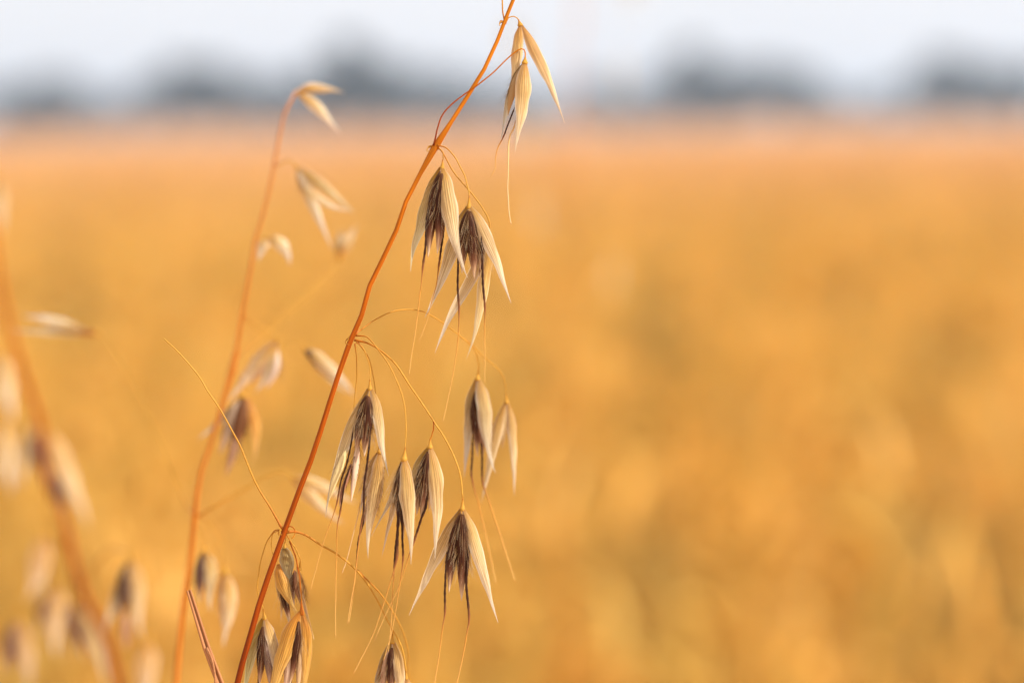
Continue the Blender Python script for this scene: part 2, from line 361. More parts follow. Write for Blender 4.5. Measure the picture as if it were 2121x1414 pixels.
class Oat:
    """one wild oat plant: an Empty on the ground with stem, branches and spikelets as parts"""
    def __init__(s, name, label, stem_px, d, base_xy, r_top, r_bot, nodes=(), stem_mat=None, faded=1.0, above=None, group=None, scale=None):
        s.d, s.faded = d, faded; s.sc = (scale or d / 0.5)
        P = ats(stem_px, d if np.ndim(d) else np.full(len(stem_px), d))
        low = P[-1]; dirn = norm(P[-1] - P[-2])
        g = np.array([base_xy[0], base_xy[1], 0.0])
        ext = [low + dirn * 0.10, low * 0.45 + g * 0.55 + np.array([0.01, 0, 0.12]), g]
        Q = np.vstack([P] + [np.array(ext)])
        s.base = g
        s.root = tag(empty(name, g), label, 'wild oat', group)
        n = 260
        S = spline(Q, n); S[-1, 2] = -0.01
        tt = np.linspace(0, 1, n)
        # the part in the photograph carries most of the taper
        zf = np.clip((P[0, 2] - S[:, 2]) / max(P[0, 2] - low[2], 1e-3), 0, 1)
        rr = r_top + (r_bot - r_top) * zf ** 0.8
        for nx, ny in nodes:
            q = at(nx, ny, d if not np.ndim(d) else d[0]); dd = np.linalg.norm(S - q, axis=1)
            rr = rr * (1 + 0.8 * np.exp(-(dd / (9 * PX * s.sc)) ** 2))
        mb = MB(); mb.tube(S, rr, 10, vs=1 - zf)
        st = mb.build('stem', stem_mat or M_STEM, s.root, g); st.color = (faded, faded, faded, 1)
    def branch(s, px, d=None, r=1.3, r2=None, mat=None, name='branch'):
        d = s.d if d is None else d
        dd = np.linspace(d[0], d[1], len(px)) if np.ndim(d) else np.full(len(px), d)
        P = spline(ats(px, dd), 48)
        # hair-fine kinks of a dried stalk
        t = np.linspace(0, 1, 48)
        P = P + np.outer(np.sin(t * 19 + px[0][0]) * np.sin(np.pi * t), rt) * 0.5 * PX
        rr = np.linspace(r, r2 or r * 0.85, 48) * PX * s.sc
        rr[:4] *= np.linspace(1.5, 1.05, 4)
        mb = MB(); mb.tube(P, rr, 7)
        return mb.build(name, mat or M_PEDI, s.root, s.base)
    def spikelet(s, apex, d=None, neck=None, glumes=(), florets=(), awns=(), hair=1.0, cup=5.0, knobtint=(1, 1, 1)):
        d = s.d if d is None else d
        sc = d / 0.5
        A = at(*apex, d)
        nk = at(*(neck or (apex[0], apex[1] - 14)), d)
        mb = MB(); ax = spline([nk, nk * 0.45 + A * 0.55, A + (A - nk) * 0.35], 14)
        t = np.linspace(0, 1, 14)
        mb.tube(ax, PX * sc * (1.4 + (cup - 1.4) * np.clip(t * 1.25, 0, 1) ** 1.7 * np.where(t > 0.85, 0.82, 1)), 12)
        sp = mb.build('spikelet', M_PEDI, s.root, A, knobtint); sp.location = A - s.base
        f = s.faded
        for g in glumes:
            pts, w_, roll = g[0], g[1], g[2]
            o = g[3] if len(g) > 3 else {}
            dz = o.get('dz', 0.0)                       # mm towards the camera at the belly
            pts3 = ats(pts, d); k = len(pts3); tt = np.linspace(0, 1, k)
            pts3 = pts3 - np.outer(np.sin(np.clip(tt * 1.2, 0, 1) * math.pi / 2) * dz * 1e-3, fwd)
            m_ = glume_mesh(pts3, w_ * PX * sc, roll, o.get('phi', 68), curl=o.get('curl', 0.0))
            if o.get('fringe'):
                P = spline(pts3, 44); T = tangents(P)
                hairs_into(m_, P, T, np.full(44, w_ * PX * sc * 0.42), o['fringe'], 10 * PX * sc, 26 * PX * sc, tr=(0.15, 0.6), spread=0.55, view=norm(CAM - A))
            c = o.get('tint', (1, 1, 1))
            m_.build('glume', [M_GLUME, M_HAIR], sp, A, tuple(f * x for x in c))
        for fl in florets:
            pts, w_ = fl[0], fl[1]; o = fl[2] if len(fl) > 2 else {}
            pts3 = ats(pts, d) - fwd * o.get('dz', 0.0) * 1e-3
            m_ = floret_mesh(pts3, w_ * PX * sc, int(o.get('hairs', 90) * hair), o.get('hl', (20, 48)), sc)
            ob = m_.build('floret', [M_FLORET, M_HAIR], sp, A)
            if 'pale' in o: ob.color = (*[x for x in o['pale']], 1 - o.get('mix', 0.85))
            else: ob.color = (1, 1, 1, 1)
        for aw in awns:
            pts, knee = aw[0], aw[1]; o = aw[2] if len(aw) > 2 else {}
            dz = o.get('dz', 0.3)
            pts3 = ats(pts, d); pts3 = pts3 - np.outer(np.linspace(dz, dz + o.get('fwd', 0.0), len(pts3)) * 1e-3, fwd)
            awn_mesh(pts3, knee, o.get('r0', 2.0) * PX * sc, o.get('r1', 1.15) * PX * sc).build('awn', M_PALEAWN if o.get('light') else M_AWN, sp, A)
        return sp

YEL = (1.0, 0.72, 0.27); GREY = (0.90, 0.90, 0.88); WARM = (1.0, 0.90, 0.72); GREEN = (0.78, 0.80, 0.52); PALE = (1.08, 1.08, 1.06); TAN = (0.85, 0.68, 0.50)
WHITE = (1.06, 1.1, 1.16)

# ------------------------------------------------------------------ the sharp wild oat
D = 0.5
stem_px = [(1128, -150), (1098, -80), (1062, 0), (1046, 45), (1030, 85), (1005, 140), (965, 205), (930, 260), (901, 305), (885, 335), (862, 375),
           (842, 415), (825, 465), (810, 505), (785, 550), (768, 585), (757, 625), (745, 665), (733, 695), (722, 715), (708, 755),
           (690, 810), (668, 880), (645, 950), (620, 1015), (598, 1075), (588, 1100), (575, 1140), (555, 1195), (540, 1240),
           (520, 1310), (505, 1360), (492, 1414)]
oat = Oat('wild_oat', 'sharp wild oat with orange stem and many drooping dark seeded spikelets', stem_px, D, (-0.10, 0.52),
          3.4 * PX, 6.4 * PX, nodes=[(1046, 46), (898, 304), (731, 700), (589, 1099)])
# out of the top of the photograph: the tip of the panicle
oat.branch([(1128, -150), (1140, -172), (1152, -160), (1156, -140)], r=1.6)
oat.spikelet((1156, -128), neck=(1156, -142), glumes=[([(1160, -124), (1180, -70), (1188, -10), (1186, 40)][:3] , 30, 40, {}), ([(1152, -124), (1136, -80), (1126, -30)], 28, -40, {})],
             florets=[([(1156, -120), (1156, -80), (1155, -40)], 20)])
oat.branch([(1046, 47), (1041, 20), (1042, -20), (1060, -70), (1084, -100)], r=1.6)
oat.spikelet((1088, -96), neck=(1080, -102), glumes=[([(1090, -92), (1104, -60), (1106, -20)], 26, 40, {}), ([(1087, -92), (1082, -60), (1078, -24)], 26, -40, {})])

# S1: closed pair at the top
oat.branch([(1047, 50), (1053, 38), (1063, 34.5), (1071, 38), (1076, 47)], r=1.3)
oat.spikelet((1077, 51), neck=(1074, 41), cup=6, glumes=[
    ([(1078, 50), (1074, 85), (1069, 125), (1064, 175), (1061, 215)], 25, -8, {'tint': WARM, 'dz': .6}),
    ([(1080, 52), (1094, 78), (1108, 108), (1128, 150), (1147, 195), (1160, 230), (1169, 257)], 27, 25, {'dz': .3, 'tint': (1.02, .93, .78)})])
# S2: the one hanging before it, on the branch that crosses the stem
oat.branch([(898, 302), (902, 285), (906, 266), (916, 239), (936, 216), (963, 194.5), (983, 181), (1019, 153), (1046, 126), (1062, 112), (1075, 103), (1084, 101.5), (1088, 110), (1087.5, 122)],
           d=(0.4995, 0.4985), r=1.6, mat=M_STEM)
oat.spikelet((1087, 129), d=.4985, neck=(1088, 116), cup=7, glumes=[
    ([(1087, 128), (1084, 165), (1083, 195), (1079, 240), (1072, 280), (1066, 316)], 35, 12, {'dz': 1.4, 'tint': (1.04, .97, .80)}),
    ([(1085, 130), (1068, 165), (1053, 210), (1044, 255), (1037, 291)], 22, 215, {'dz': -.6, 'tint': (.85, .93, 1.0)})],
    florets=[([(1083, 136), (1066, 175), (1056, 215), (1052, 240)], 18, {'pale': (.42, .27, .12), 'hairs': 30})],
    awns=[([(1066, 222), (1063, 231), (1049, 263), (1040, 286), (1030, 306), (1025, 329), (1024, 349), (1015, 366)], 3, {'r0': 1.6}),
          ([(1068, 250), (1064, 266), (1055.5, 283), (1052, 332), (1052, 399), (1054.5, 442), (1058, 464)], 2, {'light': 1, 'r0': 1.7, 'r1': 1.7})])

# S3 and S4/S5 at the second node
oat.branch([(902, 303), (915, 312), (918, 321), (917, 335)], r=1.3)
oat.branch([(903, 303), (915, 313.5), (936, 351), (959.5, 381), (985, 411), (1000, 432), (1012, 456), (1014, 470), (1012, 488)], d=(.5, .5045), r=1.5)
oat.branch([(906, 301), (925, 307), (942.5, 327), (959.5, 358), (967, 380), (971, 397), (972, 408)], d=(.4995, .4985), r=1.5)
oat.spikelet((916, 346), neck=(917, 331), d=.499, glumes=[
    ([(916, 347), (921, 372), (926, 409), (934, 453), (946, 510), (956, 548), (964.5, 577)], 40, 14, {'dz': 1.8, 'tint': (1.03, .98, .86)}),
    ([(913, 347), (901, 378), (889, 412), (874, 462), (857, 512), (843, 561)], 36, 208, {'dz': -.5, 'tint': (.94, .94, .72)})],
    florets=[([(912, 356), (901, 405), (893, 470), (886.5, 534)], 24, {'hairs': 130, 'dz': .5}),
             ([(915, 360), (914, 420), (911, 480), (906, 526)], 28, {'hairs': 120, 'dz': .9})],
    awns=[([(887, 430), (884, 463), (881.5, 510), (876, 556), (874, 580), (869.5, 622), (861, 690), (854, 734), (848, 778)], 3, {'r0': 2.5, 'dz': 1.2}),
          ([(921, 430), (920.5, 460), (914, 510), (908, 551), (902, 592), (891.6, 626), (881.5, 666), (866, 706)], 3, {'r0': 2.3, 'dz': .5, 'fwd': -3})])
oat.spikelet((971, 426), neck=(972, 405), d=.4985, glumes=[
    ([(973, 427), (986, 449), (1006, 490), (1027, 538), (1044, 588), (1057, 629)], 31, 28, {'dz': 1.0, 'tint': (1.05, 1.02, .95)}),
    ([(968, 428), (958, 455), (941, 505), (918, 568), (897, 620), (881.4, 660)], 34, 200, {'dz': -2.0, 'tint': (.94, .93, .85)})],
    florets=[([(970, 436), (963, 475), (959, 525), (957, 566)], 26, {'hairs': 120, 'dz': .4}),
             ([(973, 438), (977, 475), (981, 525), (983, 578)], 29, {'hairs': 140, 'dz': .8}),
             ([(975, 440), (985, 480), (992, 530), (995, 560)], 20, {'hairs': 60, 'dz': .0})],
    awns=[([(951, 500), (949, 548), (948, 600), (950.5, 642), (949, 690), (946, 724), (937, 780), (930, 815), (917, 875)], 3, {'r0': 2.4, 'dz': .6}),
          ([(997, 490), (998.5, 534), (1000, 588), (1004.6, 641), (1003.5, 680), (1003.6, 740), (1004, 795)], 3, {'r0': 2.5, 'dz': 1.4})])
oat.spikelet((1012, 492), d=.505, neck=(1013, 476), glumes=[
    ([(1012, 494), (1012, 530), (1004, 575), (994, 640), (983, 695), (971, 744)], 27, 18, {'dz': .8, 'tint': (1.0, .92, .66)}),
    ([(1009, 496), (990, 545), (969, 590), (936, 647), (916, 690), (897.5, 729)], 27, 200, {'dz': -.4, 'tint': (.92, .90, .86)})],
    florets=[([(1011, 500), (1002, 540), (993, 580)], 18, {'hairs': 30})])

# the third node, five branches
FAR = .523
oat.branch([(737, 692), (746, 684), (779, 661), (821, 643), (872, 644), (919, 670), (961, 703), (984, 726), (991, 754), (990, 775)], d=(.5, FAR), r=1.5)
oat.branch([(955, 698), (980, 716), (1003, 740), (1031, 763), (1045, 787), (1048.6, 818)], d=(.521, .528), r=1.3)
oat.branch([(734, 704), (760, 710), (788, 726), (821, 756), (853, 805), (891, 861), (900, 875), (919, 903), (942, 950), (954, 987), (958, 1030)], d=(.5, .4985), r=1.9)
oat.branch([(898, 873), (898, 885), (895, 899), (891, 911)], d=.4987, r=1.2, mat=M_STEM)
oat.branch([(737, 695), (760, 698), (783, 724), (807, 759), (825, 796), (837, 838), (841, 880), (839, 930)], d=(.5, .497), r=1.4)
oat.branch([(738, 708), (752, 722), (762, 745), (767, 770), (766, 790)], d=.4995, r=1.3)
oat.branch([(735, 712), (739, 754), (737, 800), (733, 850), (738, 880)], d=(.5, .506), r=1.1)
oat.branch([(741, 708), (765, 745), (776, 800), (782, 860), (786, 920)], d=(.5, .503), r=1.2)
# S6, S7 on the long arching branch behind
oat.spikelet((989, 783), d=FAR, neck=(990, 768), cup=6, glumes=[
    ([(991, 783), (1000, 830), (1007, 890), (1013, 935), (1018, 980)], 36, 26, {'dz': 1.0, 'tint': (.92, .90, .82)}),
    ([(986, 784), (975, 840), (970, 895), (965, 945), (960, 988)], 30, 212, {'dz': -.5, 'tint': GREY})],
    florets=[([(985, 810), (983, 855), (986, 900), (989, 945)], 20, {'hairs': 60}), ([(991, 830), (997, 890), (1000, 945)], 20, {'hairs': 60, 'pale': (.35, .17, .10), 'mix': .5})],
    awns=[([(979, 900), (978, 945), (977, 988), (993.5, 1048), (1010, 1120), (1028.5, 1207)], 2, {'r0': 2.2, 'r1': 1.7}),
          ([(996, 900), (998, 945), (999, 998), (1012, 1035), (1026, 1076), (1045, 1135), (1066, 1200)], 2, {'r0': 2.2, 'r1': 1.7})])
oat.spikelet((1049, 831), d=.528, neck=(1048.5, 815), cup=5, glumes=[
    ([(1048, 832), (1036, 868), (1026, 910), (1012, 975), (996, 1041)], 24, -20, {'dz': .5, 'tint': (1.0, .93, .74)}),
    ([(1051, 832), (1059, 875), (1063, 930), (1065, 980), (1066, 1025)], 22, 30, {'dz': .3, 'tint': (1.0, .95, .84)})],
    florets=[([(1049, 840), (1046, 880), (1040, 930)], 14, {'hairs': 20, 'pale': (.6, .42, .2), 'mix': .9})])
# S11
oat.spikelet((766, 803), neck=(766, 786), d=.4995, glumes=[
    ([(768, 804), (776, 826), (783, 868), (791, 920), (798, 955), (801, 986)], 27, 30, {'dz': .8, 'tint': (1.0, .97, .88)}),
    ([(763, 805), (750, 835), (732, 875), (713, 926), (691, 992), (678, 1035), (670, 1070)], 29, 205, {'dz': -.3, 'tint': (1.0, .99, .88)})],
    florets=[([(760, 818), (750, 860), (742, 905), (737, 940)], 23, {'hairs': 110, 'dz': .5}),
             ([(763, 820), (762, 860), (758, 905), (755, 945)], 25, {'hairs': 120, 'dz': .9}),
             ([(742, 915), (737, 960), (732, 1000), (727, 1040)], 15, {'pale': (.75, .55, .38), 'hairs': 50, 'dz': -.3, 'mix': .9}),
             ([(728, 960), (719, 990), (708, 1020), (703, 1050)], 10, {'pale': (.40, .19, .11), 'hairs': 20, 'dz': .2, 'mix': .8}),
             ([(718, 930), (704, 968), (690, 1005), (680, 1040)], 16, {'pale': (.80, .64, .30), 'hairs': 10, 'dz': -.2, 'mix': .95})],
    awns=[([(733, 880), (729, 913), (720, 957), (707, 997), (699, 1040), (690, 1070), (669, 1130), (645, 1221)], 4, {'r0': 1.9, 'r1': 1.0, 'dz': .9}),
          ([(767, 880), (767, 909), (761, 963), (755, 1010), (754, 1055), (747, 1095), (743, 1125), (734, 1202), (725, 1254), (720, 1290)], 5, {'r0': 2.3, 'r1': 1.2, 'dz': 1.7}),
          ([(728, 960), (714, 1000), (709, 1030), (704, 1062), (699, 1086), (696, 1167), (695, 1240), (695, 1318)], 3, {'r0': 1.9, 'dz': .6})])
# S12
oat.spikelet((786, 934), d=.503, neck=(786, 919), cup=6, glumes=[
    ([(786, 935), (783, 970), (777, 1018), (768, 1072), (762, 1115), (758, 1154)], 33, 16, {'dz': 1.0, 'tint': (1.0, .93, .74), 'fringe': 150}),
    ([(783, 936), (768, 975), (755, 1020), (742, 1065)], 24, 205, {'dz': -.6, 'tint': (.95, .92, .92), 'fringe': 110})],
    florets=[([(784, 945), (776, 990), (765, 1040), (752, 1090)], 18, {'pale': (.75, .55, .40), 'hairs': 60, 'mix': .85})],
    awns=[([(757, 1010), (754, 1040), (752, 1082), (743, 1115), (738, 1165), (731, 1230), (723, 1288)], 4, {'r0': 1.9, 'r1': 1.2, 'dz': .5}),
          ([(746, 1040), (742, 1065), (731.6, 1109), (721, 1150), (709.6, 1186)], 1, {'light': 1, 'r0': 1.3, 'r1': 1.1})])
# S8
oat.spikelet((837, 948), d=.497, neck=(839.5, 926), cup=7.5, glumes=[
    ([(837, 947), (842, 991), (845, 1038), (849, 1085), (853, 1130), (857, 1167)], 35, 14, {'dz': 1.6, 'tint': (1.03, .94, .74)}),
    ([(833, 950), (820, 1000), (806, 1041), (788, 1075), (766, 1110)], 15, 235, {'dz': -.6, 'tint': GREY}),
    ([(823, 1010), (813, 1055), (801, 1105), (791, 1154)], 12, 205, {'dz': -.8, 'tint': (1, .92, .84)})],
    florets=[([(832, 958), (827, 1000), (826, 1045), (827, 1090)], 21, {'hairs': 240, 'dz': .2, 'hl': (24, 56)}),
             ([(836, 990), (833, 1030), (834, 1075), (836, 1115)], 14, {'hairs': 50, 'dz': .5})],
    awns=[([(826, 1020), (825, 1065), (823, 1116), (821.5, 1155), (818, 1172), (810, 1199), (790.5, 1262), (769, 1320), (732, 1392)], 3, {'r0': 3.0, 'r1': 1.2, 'dz': .9}),
          ([(833, 1040), (833.5, 1079), (834.5, 1120), (835, 1158), (827.5, 1214), (812, 1302), (794.5, 1364)], 3, {'r0': 2.3, 'r1': 1.1, 'dz': .9}),
          ([(824, 1090), (821, 1126), (818, 1175), (814, 1245), (812, 1290), (806, 1349)], 2, {'r0': 2.3, 'r1': 1.1, 'dz': .4})])
# S9
oat.spikelet((890.5, 924), d=.4987, neck=(891, 908), cup=6, glumes=[
    ([(891, 925), (899, 970), (905, 1025), (905, 1080), (902, 1122), (900, 1157)], 35, 20, {'dz': 1.0, 'tint': (1.06, 1.0, .84)}),
    ([(887, 927), (870, 962), (857, 1000), (845, 1050), (838, 1085)], 30, 208, {'dz': -1.0, 'tint': (.92, .91, .74)})],
    florets=[([(886, 935), (875, 985), (867, 1030), (863, 1066)], 25, {'hairs': 110, 'dz': .0}),
             ([(887, 938), (883, 985), (878, 1030), (872, 1075)], 25, {'hairs': 110, 'dz': .4}),
             ([(890, 950), (892, 990), (890, 1040), (888, 1058)], 14, {'hairs': 40, 'pale': (.7, .5, .35), 'dz': -.2})],
    awns=[([(885, 1010), (883, 1048), (873, 1072), (858, 1121), (851, 1140), (827.5, 1212), (800, 1270), (776, 1325)], 3, {'r0': 2.4, 'r1': 1.1, 'dz': .8})])
# S10
oat.spikelet((957.5, 1051), d=.4985, neck=(958.5, 1031), cup=5.5, glumes=[
    ([(960, 1053), (975, 1097), (990, 1150), (1009, 1211), (1019, 1252), (1026, 1288.5)], 31, 24, {'dz': .8, 'tint': (1.07, 1.04, .96)}),
    ([(954, 1054), (928, 1105), (902, 1158), (876, 1212), (861, 1245), (849, 1275)], 31, 204, {'dz': -.4, 'tint': (1.0, .93, .78)})],
    florets=[([(954, 1062), (943, 1110), (935, 1165), (930, 1226)], 25, {'hairs': 150, 'dz': .4}),
             ([(958, 1064), (959, 1115), (958, 1175), (956, 1242)], 28, {'hairs': 160, 'dz': .8}),
             ([(960, 1066), (965, 1110), (969, 1155), (971, 1180)], 16, {'hairs': 50, 'dz': .2})],
    awns=[([(926, 1140), (924.5, 1170), (922, 1220), (921.5, 1268), (917.6, 1293), (910, 1351), (900, 1414), (892, 1460)], 3, {'r0': 2.4, 'r1': 1.3, 'dz': 1.2}),
          ([(970, 1130), (969, 1164), (966.5, 1211), (972, 1278), (969, 1299), (960, 1351), (946, 1414), (934, 1460)], 3, {'r0': 2.7, 'r1': 1.5, 'dz': 1.4})])

# the fourth node
oat.branch([(586, 1096), (583, 1092), (558, 1047.5), (532, 1005), (511, 958), (498, 924), (483, 895), (456, 848), (430, 810), (415.5, 784), (396, 759), (367, 727), (340, 702)], r=2.0, r2=1.3)
oat.branch([(592, 1102), (608, 1100), (632, 1107), (666, 1128.6), (698, 1147), (737.6, 1180), (764, 1212), (785, 1249), (806, 1291), (825, 1323), (835.5, 1352), (841, 1392)], d=(.5, .507), r=2.5, r2=1.6)
oat.branch([(740, 1180), (777, 1217), (801, 1246), (820, 1278), (838, 1318), (846, 1352), (845, 1390), (862, 1430)], d=(.505, .525), r=1.5)
oat.branch([(810, 1299), (814, 1310), (813, 1320)], d=.506, r=1.3)
oat.branch([(586, 1098), (571, 1097), (563, 1106), (550, 1127), (541, 1159), (534, 1199), (533, 1220), (538, 1240), (546, 1262)], d=(.5, .503), r=1.3, mat=M_PEDI)
oat.branch([(584, 1099), (572, 1100), (565, 1106), (562, 1119), (564, 1143), (572, 1160)], d=(.5, .503), r=1.0)
oat.branch([(592, 1103), (598, 1090), (609, 1094), (610, 1108), (604, 1115)], d=(.5, .499), r=1.2, mat=M_STEM)
oat.branch([(590, 1103), (603, 1122), (613, 1138), (621, 1156), (622.6, 1180)], d=(.5, .504), r=1.3)
oat.branch([(589, 1104), (592, 1112), (590, 1124)], d=(.5, .504), r=1.3)
oat.branch([(600, 1120), (614, 1160), (622, 1210), (625, 1250)], d=(.501, .502), r=1.3, mat=M_STEM)
oat.spikelet((589, 1134), d=.505, neck=(590, 1122), glumes=[
    ([(588, 1132), (593, 1152), (597, 1178), (604, 1218)], 31, 8, {'dz': .5, 'tint': (.55, .53, .40)}),
    ([(576, 1168), (582, 1195), (596, 1232), (617, 1270)], 30, -6, {'dz': 1.0, 'tint': YEL}),
    ([(574, 1172), (582, 1225), (592, 1265), (603, 1300)], 20, 200, {'dz': -.5, 'tint': (.95, .85, .605)})],
    florets=[([(583, 1205), (590, 1240), (601, 1285)], 17, {'hairs': 50}), ([(606, 1190), (606, 1225), (609, 1262)], 10, {'hairs': 20, 'pale': (.62, .48, .36)})])
oat.spikelet((621, 1176), d=.504, neck=(622, 1162), cup=4, glumes=[
    ([(615, 1172), (622, 1208), (630, 1250), (638, 1290)], 15, 30, {'tint': TAN, 'fringe': 120})],
    florets=[([(610, 1180), (614, 1215), (622, 1250)], 12, {'hairs': 60, 'pale': (.30, .14, .07), 'mix': .6})],
    awns=[([(627, 1230), (631, 1245), (642, 1286), (651, 1323)], 0, {'light': 1, 'r1': 1.1}), ([(632, 1290), (638, 1318), (647, 1338)], 0, {'light': 1, 'r1': 1.0})])
oat.spikelet((625, 1266), d=.502, neck=(624, 1244), cup=5.5, knobtint=(.8, .45, .3), glumes=[
    ([(622, 1266), (606, 1300), (592, 1342), (578, 1385), (566, 1430), (556, 1470)], 38, -10, {'dz': 1.2, 'tint': YEL}),
    ([(627, 1268), (634, 1310), (635, 1360), (630, 1420), (624, 1470)], 27, 28, {'dz': .3, 'tint': YEL})],
    florets=[([(620, 1285), (615, 1330), (608, 1380), (600, 1420)], 17, {'hairs': 70, 'dz': .9}), ([(606, 1330), (600, 1380), (590, 1440)], 22, {'hairs': 40, 'dz': .3, 'pale': (.72, .52, .36)}),
             ([(624, 1310), (622, 1370), (616, 1440)], 18, {'hairs': 30, 'dz': .2, 'pale': (.62, .42, .22), 'mix': .8})],
    awns=[([(612, 1350), (604, 1400), (596, 1450), (586, 1520)], 2, {})])
oat.spikelet((547, 1277), d=.503, neck=(545, 1260), cup=5, glumes=[
    ([(549, 1279), (560, 1315), (569, 1352), (570, 1395), (566, 1430)], 27, 25, {'dz': .6, 'tint': (1.0, .95, .86)}),
    ([(544, 1280), (532, 1318), (520, 1360), (509, 1415), (504, 1450)], 28, 205, {'dz': -.3, 'tint': GREEN})],
    florets=[([(545, 1296), (542, 1340), (540, 1385), (538, 1420)], 20, {'hairs': 70, 'dz': .5}), ([(550, 1310), (556, 1360), (559, 1420)], 21, {'hairs': 80, 'dz': .3, 'pale': (.34, .24, .18), 'mix': .7})],
    awns=[([(538, 1370), (535, 1420), (530, 1470), (520, 1540)], 2, {})])
oat.spikelet((813, 1327), d=.506, neck=(813, 1312), cup=6, glumes=[
    ([(815, 1328), (824, 1365), (829, 1415), (826, 1480)], 28, 28, {'dz': .6, 'tint': (1.0, .92, .78)}),
    ([(810, 1329), (798, 1368), (784, 1420), (774, 1485)], 28, 205, {'dz': -.3, 'tint': (.8, .8, .74)})],
    florets=[([(812, 1340), (811, 1385), (809, 1440)], 22, {'hairs': 80, 'dz': .5}), ([(806, 1345), (797, 1390), (790, 1440)], 17, {'hairs': 60, 'pale': (.62, .38, .24)})])
oat.spikelet((841, 1402), d=.507, neck=(841, 1388), cup=4, glumes=[
    ([(842, 1403), (850, 1450), (852, 1520)], 26, 28, {'tint': WARM}), ([(839, 1403), (830, 1450), (824, 1510)], 24, -28, {'tint': WARM})])

# ------------------------------------------------------------------ second oat, soft, a little further back
D2 = .575
p2 = [(613, 190), (600, 198.5), (592, 222), (583, 260), (575, 302), (568, 341), (558, 392), (545, 443), (530, 489), (524, 527), (515, 578), (502, 646), (490, 722),
      (481, 763), (466, 814), (439, 912), (422, 954), (411, 1001), (403, 1064), (401, 1090), (398, 1120), (390, 1183), (381, 1240), (372, 1330), (365, 1414)]
o2 = Oat('wild_oat', 'softly blurred wild oat standing just behind the sharp one, its tip below the dark tree', p2, D2, (-0.21, 0.605), 2.8 * PX, 6.8 * PX,
         nodes=[(403, 1064), (481, 763)], stem_mat=M_STEMB)
S2 = o2.spikelet
S2((616, 190), D2, (606, 193), [([(616, 190), (640, 183), (675, 185), (715, 190)], 22, 10, {'tint': WARM}), ([(617, 194), (645, 212), (676, 242), (705, 278)], 24, 5, {'tint': PALE})], cup=4)
o2.branch([(570, 345), (585, 336), (600, 332), (613, 342)], D2, r=2)
S2((615, 346), D2, (609, 338), [([(616, 347), (650, 372), (690, 402), (734, 443)], 24, 20, {'tint': (.86, .80, .605)}), ([(617, 352), (632, 388), (650, 430), (690, 516)], 22, -10, {'tint': WHITE}),
    ([(622, 372), (650, 405), (690, 428), (730, 440)], 18, 5, {'tint': PALE})], [([(618, 352), (630, 385), (642, 412)], 20, {'hairs': 20, 'pale': (.45, .33, .2), 'mix': .8})])
o2.branch([(487, 745), (520, 712), (560, 680), (610, 635), (655, 597), (690, 562), (703, 538)], (D2, .605), r=1.5)
S2((703, 534), .605, (698, 546), [([(703, 532), (716, 505), (740, 465)], 26, 10, {'tint': (.95, .85, .7)}), ([(702, 530), (703, 500), (708, 472)], 20, -20, {'tint': (.75, .7, .605)})],
   [([(703, 534), (710, 515), (716, 498)], 18, {'hairs': 0, 'pale': (.55, .25, .06), 'mix': .95})], cup=8)
o2.branch([(524, 527), (533, 502), (548, 490), (556, 492)], D2, r=1.6)
S2((556, 493), D2, (550, 490), [([(558, 493), (578, 502), (592, 520), (604, 548)], 28, 10, {'tint': WHITE}), ([(553, 494), (543, 512), (534, 540)], 24, -20, {'tint': WHITE})], cup=4)
o2.branch([(500, 660), (525, 672), (552, 684), (572, 700)], D2, r=1.4)
S2((575, 706), D2, (570, 698), [([(575, 707), (545, 742), (510, 782), (470, 832)], 34, -10, {'tint': (1.02, .92, .82)}), ([(573, 712), (562, 745), (548, 785), (530, 815)], 28, 15, {'tint': PALE})],
   [([(568, 722), (545, 758), (518, 796)], 20, {'hairs': 60, 'pale': (.50, .30, .16), 'mix': .85}), ([(574, 725), (570, 765), (552, 805)], 18, {'hairs': 60, 'pale': (.7, .55, .42)})], cup=6)
o2.branch([(481, 763), (494, 780), (504, 800), (507, 815)], D2, r=1.6)
S2((506, 820), D2, (505, 806), [([(509, 821), (524, 860), (530, 905), (527, 965)], 26, 25, {'tint': (1.0, .68, .28)}), ([(502, 822), (478, 850), (445, 880), (410, 912)], 20, 205, {'tint': GREY})],
   [([(507, 824), (502, 862), (492, 900), (484, 935)], 34, {'hairs': 80, 'pale': (.20, .085, .035), 'mix': .7}), ([(492, 830), (480, 870), (466, 910), (455, 940)], 22, {'hairs': 60, 'pale': (.5, .36, .24)}), ([(494, 880), (484, 930), (468, 985)], 20, {'hairs': 40, 'pale': (.38, .22, .13)})], cup=6)
o2.branch([(504, 650), (540, 690), (575, 712), (608, 708), (628, 718)], D2, r=1.3)
S2((632, 722), D2, (625, 716), [([(632, 723), (665, 748), (700, 780), (737, 818)], 30, 10, {'tint': (1, .97, .92)}), ([(632, 727), (660, 757), (695, 795), (722, 818)], 20, 200, {'tint': WARM})],
   [([(632, 722), (646, 736), (662, 748)], 18, {'hairs': 10, 'pale': (.2, .12, .07), 'mix': .6})], cup=6)
o2.branch([(404, 1070), (418, 1064), (456, 1039), (507, 1013), (549, 986), (585, 975), (604, 986)], D2, r=2.6)
S2((606, 989), D2, (598, 980), [([(607, 989), (645, 1000), (690, 1018), (736, 1044)], 28, 10, {'tint': (1.05, .98, .82)}), ([(606, 992), (638, 1022), (672, 1055), (712, 1088)], 27, -10, {'tint': (1.05, .95, .8)})], cup=6)
o2.branch([(402, 1075), (410, 1092), (420, 1112), (425, 1134)], D2, r=1.4)
